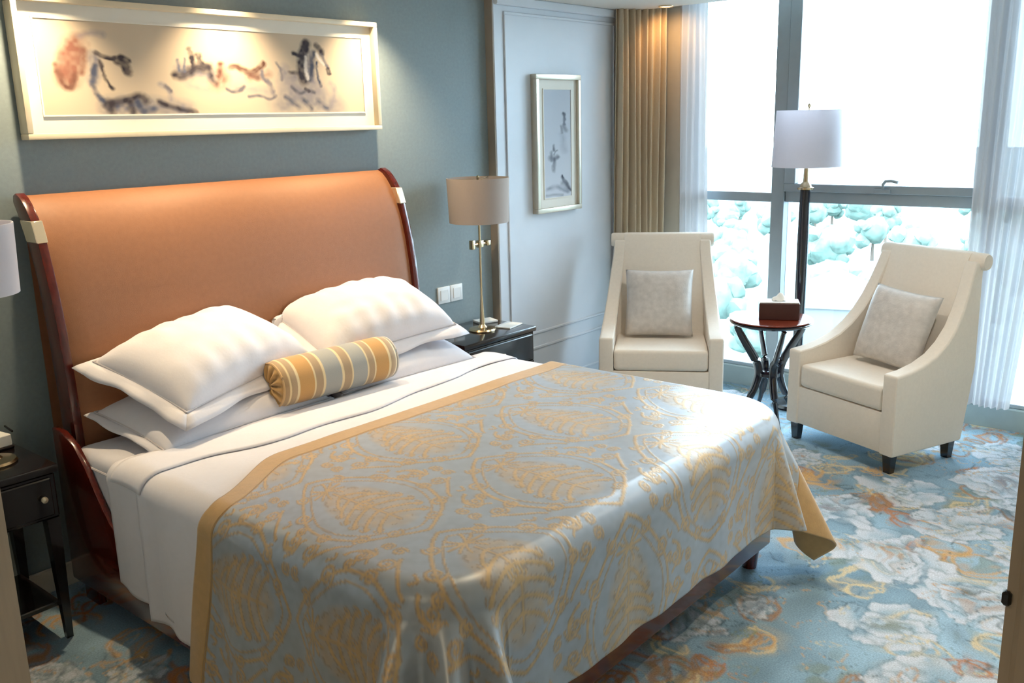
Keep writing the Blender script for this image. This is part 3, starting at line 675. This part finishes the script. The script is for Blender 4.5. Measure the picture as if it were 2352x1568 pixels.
def memo_box():
    t = thing('memo_box', 'small white memo box with dark pen on the left nightstand', 'memo box', (-.29, -.105, .68), .15)
    MB().box(-.06, .06, -.045, .045, 0, .012, .003, 1).build('tray', 'black_wood', t)
    MB().box(-.055, .055, -.04, .04, .012, .055, .003, 1).build('paper_block', 'paper_white', t)
    MB().tube([(.066, -.03, .06), (.085, .05, .062)], .004, 8).build('pen', 'plastic_dark', t)
memo_box()
sk = thing('wall_socket', 'white double wall socket above the right nightstand', 'socket', (2.27, 0, .865))
for dx in (-.052, .052):
    p = MB().box(dx-.049, dx+.049, -.010, 0, -.048, .048, .004, 2).build('plate', 'plastic_white', sk)
    MB().box(dx-.03, dx+.03, -.0125, -.010, -.03, .03, .002, 1).build('rocker', 'plastic_white', p)

# ------------------------------------------------------------------ pictures
def art_canvas(name, x0, x1, z0, z1, y, paint, nu, nv, parent):
    u = np.linspace(0, 1, nu); v = np.linspace(0, 1, nv); U, V = np.meshgrid(u, v, indexing='ij')
    C = paint(U, V)
    P = np.stack([x0+(x1-x0)*U, np.full_like(U, y), z0+(z1-z0)*(1-V)], -1)
    return grid_obj(name, P[:, ::-1], 'artwork', parent, cols=C[:, ::-1])
def ink(C, U, V, asp, pts, w, col, a=.9, soft=.6, sd=0):
    X, Y = U*asp, V; nx = .02*(vnoise(X+9, Y+9, .07, sd)-.5)+.012*(vnoise(X+9, Y+9, .025, sd+1)-.5); ny = .02*(vnoise(X+9, Y+9, .07, sd+2)-.5)
    if len(pts) > 2:
        t = np.arange(len(pts)); tt = np.linspace(0, len(pts)-1, len(pts)*5); sm = []
        for c in (0, 1):
            v = np.interp(tt, t, [p[c] for p in pts]); sm.append(np.convolve(np.pad(v, 3, mode='edge'), np.ones(7)/7, 'valid'))
        pts = list(zip(*sm))
    d = seg_dist(X+nx, Y+ny, [(p*asp, q) for p, q in pts]); m = np.clip((w-d)/(w*soft+1e-6), 0, 1)*a*(.55+.6*vnoise(X+9, Y+9, .05, sd+3))
    m = np.clip(m, 0, 1)[..., None]; return C*(1-m)+np.asarray(col)*m
def horses(U, V):
    C = np.zeros(U.shape+(3,)); C[:] = lin(206, 189, 166); asp = 4.1
    def q(*p): return [((x-170)/1870, (y-(95+(x-170)*.07))/(630-(95+(x-170)*.07))) for x, y in p]
    dk, bl, br, gy, wh = lin(58, 52, 60), lin(92, 100, 124), lin(140, 96, 82), lin(140, 136, 146), lin(236, 228, 220)
    L = [  # soft washes first
        (q((1440, 590), (1560, 540), (1700, 580), (1830, 600)), .24, bl, .5, 1), (q((1480, 460), (1580, 520), (1720, 520)), .17, gy, .65, 1), (q((450, 590), (620, 580), (900, 615)), .15, bl, .75, 1),
        (q((345, 240), (330, 330), (295, 430)), .17, br, 1, .7), (q((300, 300), (280, 400)), .12, br, .9, .8), (q((350, 200), (400, 190)), .06, br, .5, 1), (q((1090, 390), (1110, 450), (1040, 470)), .12, br, .7, 1), (q((860, 400), (950, 390), (1030, 410)), .13, gy*.8, .8, 1),
        (q((425, 300), (435, 360), (405, 450)), .09, bl, .75, .9), (q((1490, 380), (1480, 440), (1560, 430)), .10, gy, .7, 1), (q((1380, 410), (1260, 430)), .08, br, .6, 1), (q((360, 200), (430, 170), (490, 190)), .05, gy, .6, 1),
        (q((1640, 300), (1640, 420), (1690, 470)), .13, gy, .7, 1), (q((1150, 480), (1240, 490), (1400, 520)), .09, gy, .45, 1), (q((740, 460), (790, 490), (800, 560)), .05, gy, .6, 1), (q((900, 470), (1000, 500)), .07, gy, .4, 1),
        # darker shapes
        (q((245, 340), (262, 430), (282, 490), (312, 465), (330, 400)), .05, br*.6, .95, .8), (q((385, 260), (375, 340), (360, 400)), .05, br*.8, .8, .9), (q((430, 285), (480, 305), (530, 322)), .035, dk, 1, .6), (q((530, 325), (570, 345), (590, 400)), .065, dk, 1, .6), (q((555, 315), (590, 330)), .05, dk, 1, .6),
        (q((450, 320), (465, 400), (475, 450), (510, 495)), .03, dk, .8, .8), (q((430, 340), (415, 430), (400, 460), (425, 530), (460, 560)), .045, bl*.7, .9, .8), (q((450, 575), (530, 560), (600, 545), (640, 520), (662, 560)), .07, dk, .95, .8),
        (q((575, 560), (590, 625)), .06, dk, .9, .8), (q((620, 560), (640, 620)), .05, bl*.7, .9, .8), (q((720, 560), (790, 590), (870, 615), (930, 625)), .05, dk, .95, .8), (q((480, 575), (480, 625)), .065, dk, .85, .9), (q((700, 600), (650, 615)), .06, bl*.8, .9, .9), (q((770, 470), (795, 500)), .035, gy*.6, .8, .8),
        (q((825, 412), (870, 415), (920, 392), (965, 360), (1000, 380)), .075, dk, .95, .8), (q((920, 262), (930, 310), (935, 380)), .045, dk, .95, .7), (q((965, 295), (975, 350), (1020, 370)), .05, dk, .95, .7), (q((850, 330), (850, 390)), .03, bl, .9, .9), (q((890, 320), (880, 390)), .025, bl, .8, .9),
        (q((1020, 350), (1030, 440), (1060, 460)), .06, dk, .8, .9), (q((1088, 355), (1075, 420)), .055, br*.6, .9, .8), (q((1150, 372), (1180, 365), (1225, 385), (1275, 405), (1320, 385), (1360, 345)), .055, br*.5, .95, .7), (q((1265, 415), (1310, 430)), .06, br*.6, .9, .8),
        (q((1110, 495), (1170, 512), (1230, 478)), .035, gy*.6, .85, .8), (q((1240, 540), (1310, 530), (1380, 558), (1420, 530)), .03, gy*.65, .85, .8), (q((1340, 390), (1330, 420), (1390, 470)), .04, gy*.7, .8, .8), (q((1370, 450), (1400, 510)), .05, gy*.75, .75, .9), (q((1430, 340), (1470, 400), (1460, 450)), .03, gy*.7, .7, .9),
        (q((1650, 242), (1615, 275), (1600, 350), (1592, 400), (1615, 465)), .085, dk, .98, .7), (q((1552, 298), (1605, 312)), .04, dk, .9, .7), (q((1520, 400), (1590, 410)), .03, dk, .7, .8), (q((1638, 240), (1640, 280)), .06, dk, 1, .6),
        (q((1690, 290), (1672, 350), (1668, 400), (1655, 450)), .06, bl*.6, .95, .8), (q((1712, 258), (1728, 272), (1752, 300)), .06, dk, 1, .6), (q((1740, 305), (1765, 350), (1792, 385)), .035, gy*.7, .95, .8), (q((1787, 392), (1792, 410)), .04, dk, 1, .5),
        (q((1712, 345), (1705, 400), (1718, 450), (1735, 490)), .03, bl*.6, .9, .8), (q((1712, 300), (1725, 330), (1760, 370)), .03, wh, .9, .8), (q((1635, 310), (1628, 380), (1640, 450)), .03, wh, .9, .8),
        (q((1520, 480), (1570, 530), (1630, 500), (1690, 520)), .035, gy*.55, .85, .8), (q((1480, 540), (1560, 600)), .05, bl*.7, .7, 1), (q((1700, 570), (1760, 610)), .06, bl*.75, .7, 1), (q((1600, 560), (1650, 610)), .05, bl*.6, .75, 1), (q((1790, 470), (1830, 500), (1800, 600)), .06, gy, .5, 1), (q((1620, 495), (1640, 510)), .03, dk, .9, .7)]
    for k, (pts, w, col, a, so) in enumerate(L): C = ink(C, U, V, asp, pts, w*1.05, col, min(1, a*1.2), so, k*5)
    return C
def wall_picture(name, label, x0, x1, z0, z1, wall_y, depth, lip, mw, fm, paint, nu, nv, inner=.0, rec=.045):
    t = thing(name, label, 'picture', ((x0+x1)/2, wall_y, z0)); ox, oy, oz = t.location
    def B(a0, a1, b0, b1, c0, c1, bev=0.): return MB().box(a0-ox, a1-ox, b0-oy, b1-oy, c0-oz, c1-oz, bev, 2)
    yf = wall_y-depth
    for a in ((x0, x1, z1-lip, z1), (x0, x1, z0, z0+lip), (x0, x0+lip, z0+lip, z1-lip), (x1-lip, x1, z0+lip, z1-lip)):
        B(a[0], a[1], yf, wall_y, a[2], a[3], .004).build('frame_bar', fm, t)
    ym = yf+rec
    mb = B(x0+lip, x1-lip, ym, wall_y-.002, z0+lip, z1-lip); mb.build('mat_board', 'mat_board', t, smooth=False)
    if inner:
        a0, a1, c0, c1 = x0+lip+mw, x1-lip-mw, z0+lip+mw*1.1, z1-lip-mw*.9
    else: a0, a1, c0, c1 = x0+lip+mw, x1-lip-mw, z0+lip+mw, z1-lip-mw
    for a in ((a0-.006, a1+.006, c1, c1+.006), (a0-.006, a1+.006, c0-.006, c0), (a0-.006, a0, c0, c1), (a1, a1+.006, c0, c1)):
        B(a[0], a[1], ym-.005, ym, a[2], a[3]).build('fillet', 'mat_board', t, smooth=False)
    art_canvas('painting', a0-ox, a1-ox, c0-oz, c1-oz, ym-.0015-oy, paint, nu, nv, t)
    return t
wall_picture('horse_picture', 'wide cream-framed ink painting of galloping horses above the headboard', .012, 1.762, 1.800, 2.318, -.002, .068, .022, .062, 'frame_cream', horses, 520, 150, inner=1, rec=.035)
def mountains(U, V):
    C = np.zeros(U.shape+(3,)); asp = .28
    g = V[..., None]; C[:] = lin(186, 192, 202)*(1-g)+lin(204, 208, 216)*g
    def q(*p): return [((x-475)/190, (y-(565+(x-475)*.03))/(1270-565)) for x, y in p]
    dk, gy = lin(70, 74, 88), lin(140, 146, 160)
    L = [(q((600, 860), (620, 960)), .05, gy, .5, 1), (q((615, 725), (625, 790)), .022, dk, .9, .7), (q((612, 800), (635, 840)), .03, gy*.6, .7, .8), (q((600, 810), (600, 850)), .018, dk, .6, .9),
         (q((540, 930), (545, 965)), .02, dk, .7, .8), (q((510, 1010), (560, 1010), (570, 1000)), .03, dk, .8, .8), (q((540, 1010), (540, 1060), (542, 1100)), .028, dk, .75, .8), (q((525, 970), (530, 1030)), .02, gy*.6, .8, .9), (q((560, 960), (545, 985)), .014, gy*.6, .8, .9),
         (q((590, 1130), (610, 1170), (650, 1220), (665, 1240)), .022, dk, .9, .7), (q((590, 1180), (620, 1200), (650, 1240)), .035, gy*.5, .7, .9), (q((490, 1220), (560, 1190), (650, 1255)), .03, gy, .8, .9), (q((490, 1250), (600, 1262)), .02, gy*.8, .7, .9)]
    for k, (pts, w, col, a, so) in enumerate(L): C = ink(C, U, V, asp, pts, w, col, a, so, 300+k*5)
    return C
wall_picture('landscape_picture', 'narrow upright framed ink landscape on the white panelled wall', 2.972, 3.428, 1.262, 2.098, PY, .045, .03, .06, 'frame_silver', mountains, 90, 260, rec=.02)

# ------------------------------------------------------------------ armchairs
def armchair(label, loc, rz):
    t = thing('armchair', label, 'armchair', loc, rz, 'pair of cream armchairs'); t.scale = (1, .86, 1)
    hw, th = .375, .088
    def taper(c):
        k = 1-.17*max(0, min(1, (c.z-.50)/.5)); return Vector((c.x*k, c.y, c.z))
    prof = [(0, .10), (.62, .10), (.70, .5), (.79, .96), (.80, 1.03), (.735, 1.05), (.70, .98), (.655, .89), (.60, .80), (.535, .72), (.45, .65), (.35, .595), (.23, .558), (.11, .538), (0, .53)]
    for sx in (-1, 1):
        a, b = sorted((sx*hw, sx*(hw-th)))
        MB().prism(prof, 'x', a, b, .016, 3, taper).build('arm', 'chair_fabric', t)
    bk = [(.50, .40), (.60, .66), (.665, .86), (.71, .98), (.735, 1.045), (.77, 1.085), (.815, 1.09), (.845, 1.06), (.84, 1.02), (.80, 1.0), (.75, .76), (.69, .40)]
    MB().prism(bk, 'x', -hw+.075, hw-.075, .01, 2, taper).build('backrest', 'chair_fabric', t)
    roll = MB().lathe([(.0, -.335), (.040, -.333), (.046, -.32), (.046, .32), (.040, .333), (.0, .335)], 24, Matrix.Translation((0, .80, 1.042)) @ Matrix.Rotation(PI/2, 4, 'Y'))
    roll.build('top_roll', 'chair_fabric', t)
    MB().box(-hw+th+.003, hw-th-.003, .004, .58, .325, .455, .028, 4).build('seat_cushion', 'chair_fabric', t)
    MB().box(-hw+th-.01, hw-th+.01, .008, .62, .105, .322, .008, 2).build('base', 'chair_fabric', t)
    MB().prism([(.62, .10), (.63, .10), (.805, 1.0), (.79, 1.0), (.70, .5)], 'x', -hw+.05, hw-.05, 0, 1, taper).build('rear_panel', 'chair_fabric', t)
    for sx in (-1, 1):
        for y in (.05, .57):
            b = bmesh.new(); bmesh.ops.create_cube(b, size=1)
            for v in b.verts:
                k = .72 if v.co.z < 0 else 1; v.co = Vector((sx*(hw-.05)+v.co.x*.056*k, y+v.co.y*.056*k, .104*(v.co.z+.5)))
            mb = MB(); mb._add(b); mb.build('leg', 'black_wood', t, smooth=False)
    return t
def face_rot(fx, fy): return math.atan2(fx, -fy)     # local -Y is the front
RZL, RZR = face_rot(-.855, -.518), face_rot(-.93, .367)
CL, CR = (3.20, -.85, 0), (3.27, -1.915, 0)
armchair('cream armchair by the beige curtain, left of the round table', CL, RZL)
armchair('cream armchair with scroll back at the right, in front of the sheer curtain', CR, RZR)
def cushion(label, base, rz, off, tilt, roll=0):
    o = pillow_mesh('throw_cushion', .43, .43, .13, 'cushion_silver', n=30, wr=.004, seed=int(off[0]*50)+20)
    o.matrix_world = Matrix.Translation(base) @ Matrix.Rotation(rz, 4, 'Z') @ Matrix.Translation(off) @ Matrix.Rotation(math.radians(roll), 4, 'Y') @ Matrix.Rotation(math.radians(tilt), 4, 'X')
    tag(o, label, 'cushion', 'silver cushions on the armchairs')
cushion('square silver cushion standing on the armchair by the beige curtain', CL, RZL, (-.015, .405, .672), 72)
cushion('square silver cushion leaning in the armchair at the right', CR, RZR, (.02, .40, .672), 70, 3)

# ------------------------------------------------------------------ round table with tissue box
TC = (3.59, -1.37)
tt = thing('side_table', 'round mahogany side table with four curved dark legs between the armchairs', 'table', (TC[0], TC[1], 0))
MB().lathe([(0, .622), (.20, .622), (.235, .630), (.240, .636), (.232, .640), (.240, .644), (.238, .650), (.228, .652), (0, .652)], 56).build('tabletop', 'mahogany_top', tt, angle=30)
MB().lathe([(.232, .6205), (.241, .628), (.2425, .636), (.236, .6405)], 56, cap=False).build('edge_moulding', 'navy_lacquer', tt)
for k in range(4):
    a = PI/4+k*PI/2; ctl = [(.215, .622), (.195, .58), (.15, .50), (.095, .42), (.062, .345), (.062, .29), (.095, .20), (.14, .11), (.185, .04), (.225, .004)]
    rad = [.018, .022, .026, .026, .027, .027, .024, .020, .016, .010]
    tq = np.linspace(0, 9, 37); i0 = np.arange(10); sm = lambda v: np.convolve(np.pad(np.interp(tq, i0, v), 3, mode='edge'), np.ones(7)/7, 'valid')
    rr_, zz_, ra_ = sm([c[0] for c in ctl]), sm([c[1] for c in ctl]), sm(rad); zz_[-1] = .004
    path = [(r*math.cos(a), r*math.sin(a), z) for r, z in zip(rr_, zz_)]
    lg = MB().tube(path, list(ra_), 10, .62).build('leg', 'navy_lacquer', tt)
    MB().lathe([(0, -.02), (.016, -.014), (.021, 0), (.016, .014), (0, .02)], 14, Matrix.Translation((.072*math.cos(a), .072*math.sin(a), .375))).build('scroll', 'navy_lacquer', lg)
MB().lathe([(0, .285), (.05, .287), (.066, .297), (.066, .317), (.05, .327), (0, .329)], 24).build('stretcher', 'navy_lacquer', tt)
tbx = thing('tissue_box', 'brown leather tissue box on the round side table', 'tissue box', (3.60, -1.41, .652), math.radians(-62))
MB().box(-.115, .115, -.065, .065, 0, .10, .004, 1).build('box', 'box_leather', tbx)
MB().box(-.113, .113, -.063, .063, .10, .106, .003, 1).build('lid', 'paper_white', tbx)
def tissue():
    n = 15; u = np.linspace(-1, 1, n); U, V = np.meshgrid(u, u, indexing='ij'); r = np.hypot(U, V)
    P = np.stack([U*.055*(1-.25*r), V*.035*(1-.2*r), .107+.045*np.clip(1-r, 0, 1)**.8+.010*np.sin(5*U+2*V)*np.clip(1-r*.6, 0, 1)], -1)
    P[..., 2] = np.maximum(P[..., 2], .1065); o = grid_obj('tissue', P, 'paper_white', tbx); solid(o, .002, 1)
tissue()

# ------------------------------------------------------------------ floor lamp
fl = thing('floor_lamp', 'tall floor lamp with dark post and pale drum shade before the window', 'lamp', (4.0, -1.368, 0))
MB().lathe([(.0, 0), (.14, 0), (.145, .012), (.13, .028), (.06, .04), (.034, .06), (.03, .08)], 40).build('base', 'navy_lacquer', fl)
MB().lathe([(.026, .07), (.030, .3), (.033, .7), (.034, 1.05), (.030, 1.375)], 20).build('post', 'navy_lacquer', fl)
MB().lathe([(.028, 1.372), (.048, 1.378), (.05, 1.388), (.036, 1.394), (.030, 1.41), (.016, 1.425), (.012, 1.52)], 24).build('collar', 'brass', fl)
MB().lathe([(.004, 1.50), (.004, 1.86), (.009, 1.865), (.010, 1.878), (.0, 1.888)], 12).build('finial', 'brass', fl)
MB().lathe([(.205, 1.515), (.187, 1.848), (.183, 1.848), (.201, 1.515), (.205, 1.515)], 56, cap=False).build('shade', 'shade_white', fl, angle=60)
sp = MB()
for k in range(3):
    a = k*2*PI/3; sp.tube([(0, 0, 1.835), (.184*math.cos(a), .184*math.sin(a), 1.845)], .0025, 6)
sp.build('spider', 'brass', fl)

# ------------------------------------------------------------------ curtains
def curtain(name, label, p0, p1, z0, z1, waves, amp, m, ph=0., nu=220, nv=30, pinch=None, thick=.003, group=None):
    s = np.linspace(0, 1, nu); h = np.linspace(0, 1, nv); Sg, H = np.meshgrid(s, h, indexing='ij')
    p0, p1 = np.array(p0), np.array(p1); d = (p1-p0)/np.linalg.norm(p1-p0); nrm = np.array([-d[1], d[0]])
    ss = Sg.copy()
    if pinch is not None: ss = pinch(Sg, H)
    w = np.sin(2*PI*waves*Sg+ph+.5*np.sin(3*Sg*PI+ph)+.25*np.sin(H*4+Sg*9))*(.8+.35*np.sin(Sg*23+ph))
    A = amp*(.75+.35*(1-H))
    off = A*w+.010*np.sin(H*5+Sg*7)
    X = p0[0]+(p1[0]-p0[0])*ss+nrm[0]*off; Y = p0[1]+(p1[1]-p0[1])*ss+nrm[1]*off
    o = grid_obj(name, np.stack([X, Y, z0+(z1-z0)*H], -1), m); 
    if thick: solid(o, thick)
    return tag(o, label, name.replace('_', ' '), group)
curtain('curtain', 'beige pleated curtain gathered in the corner behind the left armchair', (3.80, -.115), (4.12, -.30), .015, ZP-.03, 8, .036, 'curtain_beige')
curtain('curtain', 'beige curtain edge hanging to the carpet at the far right', (4.11, -2.66), (4.08, -3.25), .015, ZP-.03, 9, .035, 'curtain_beige', 1.)
curtain('sheer_curtain', 'narrow white sheer curtain beside the beige curtain and left window', (4.19, -.37), (4.17, -.62), .02, ZP-.03, 5, .018, 'sheer', .4, thick=0, pinch=lambda s, h: s*(1.05-.20*h))
curtain('sheer_curtain', 'white sheer curtain over the right side of the large window', (4.16, -2.27), (4.17, -2.74), .15, ZP-.03, 9, .022, 'sheer', 2., thick=0, pinch=lambda s, h: s*(.62+.40*h))

# ------------------------------------------------------------------ ceiling downlights
def downlight(label, x, y, power, size, blend=.6, aim=(0, 0), col=(1, .77, .48)):
    t = thing('downlight', label, 'ceiling light', (x, y, ZC), 0, 'recessed ceiling lights')
    MB().lathe([(.036, -.001), (.05, -.001), (.05, -.006), (.044, -.009), (.036, -.006), (.036, -.001)], 28, cap=False).build('trim_ring', 'pale_metal', t)
    MB().lathe([(0, -.004), (.035, -.004), (.035, -.001), (0, -.001)], 24).build('lamp_disc', 'lamp_glow', t)
    L = bpy.data.lights.new('downlight_beam', 'SPOT'); L.energy = power; L.color = col; L.spot_size = math.radians(size); L.spot_blend = blend; L.shadow_soft_size = .025
    o = bpy.data.objects.new('downlight_beam', L); COL.objects.link(o); o.parent = t; o.location = (0, 0, -.014)
    o.rotation_euler = Vector((aim[0], aim[1], -1)).to_track_quat('-Z', 'Y').to_euler()
downlight('warm ceiling light above the left end of the horse painting', .06, -.25, 78, 100, 1., (0, .08))
downlight('warm ceiling light above the middle of the horse painting', .89, -.25, 78, 100, 1., (0, .08))
downlight('warm ceiling light above the right end of the horse painting', 1.70, -.25, 78, 100, 1., (0, .08))
downlight('warm ceiling light above the middle of the bed', .75, -1.15, 26, 80, .9)
downlight('warm ceiling light above the foot of the bed', .95, -2.15, 45, 80, .9)
downlight('warm ceiling light above the carpet by the foot of the bed', 1.7, -3.3, 60, 80, .9)
downlight('warm ceiling light beside the beige curtain', 3.92, -.42, 7, 140, .8, (.5, .1), (1, .55, .2))
downlight('added ceiling fill light above the carpet between the bed and the armchairs', 2.75, -1.55, 46, 130, .9, (0, 0), (1, .91, .80))  # invented fixture, added to raise the room fill on the armchair fronts
downlight('added ceiling fill light above the carpet in front of the right armchair', 2.6, -2.9, 46, 130, .9, (0, 0), (1, .91, .80))  # second added fixture for room fill, no visible source
downlight('added warm ceiling light in the unseen hall, brightening the opening jambs', -1.95, -2.9, 45, 120, .8)  # unseen lamp added so the jambs beside the camera come out beige

# ------------------------------------------------------------------ view outside
struct('ground_outside', MB().box(10, 900, -700, 500, -30.5, -30), 'ground_pale')
def tree(x, y, h, w, sd):
    t = thing('tree', 'pale hazy green tree in the bright view outside the window', 'tree', (x, y, -30), 0, 'trees outside the window')
    MB().lathe([(w*.06, 0), (w*.045, h*.3), (w*.02, h*.6)], 8).build('trunk', 'tree_bark', t)
    b = bmesh.new()
    r = random.Random(sd)
    for k in range(12):
        a = r.uniform(0, 6.28); c = Vector((math.cos(a)*w*.34, math.sin(a)*w*.34, h*r.uniform(.38, .9))) if k else Vector((0, 0, h*.66))
        g = bmesh.ops.create_icosphere(b, subdivisions=2, radius=w*(.42 if k == 0 else r.uniform(.14, .26)), matrix=Matrix.Translation(c))
    for v in b.verts: v.co += v.normal*0+Vector((noise.noise(v.co*.5), noise.noise(v.co*.5+Vector((9, 0, 0))), noise.noise(v.co*.5+Vector((0, 9, 0)))))*w*.09
    mb = MB(); mb._add(b); mb.build('crown', 'tree_leaf', t)
spots = [(125, 45, 14)]; k = 0
while k < 44:
    dist = random.uniform(105, 300); az = math.radians(random.uniform(59, 85)); x, y, w = -1.5+dist*math.sin(az), -3.7+dist*math.cos(az), random.uniform(6, 10)
    if all(math.hypot(x-a, y-b) > (w+c)*.62+.5 for a, b, c in spots):
        spots.append((x, y, w)); tree(x, y, random.uniform(7, 11), w, k); k += 1
def far_house(x, y, rz):
    t = thing('far_building', 'low pale building far below, seen through the window between the table and right armchair', 'building', (x, y, -30), rz)
    w = MB().box(-9, 9, -5, 5, 0, 7).build('wall', 'far_wall', t, smooth=False)
    MB().prism([(-5.6, 7), (5.6, 7), (0, 9.5)], 'x', -9.6, 9.6).build('roof', 'ground_pale', t, smooth=False)
    for k in range(6):
        for z in (1.5, 4.5): MB().box(-5.06, -5.0, -4.1+k*1.45, -3.2+k*1.45, z, z+1.5, M=Matrix.Rotation(PI/2, 4, 'Z')).build('window', 'far_window', w, smooth=False)
far_house(125, 45, math.radians(20))
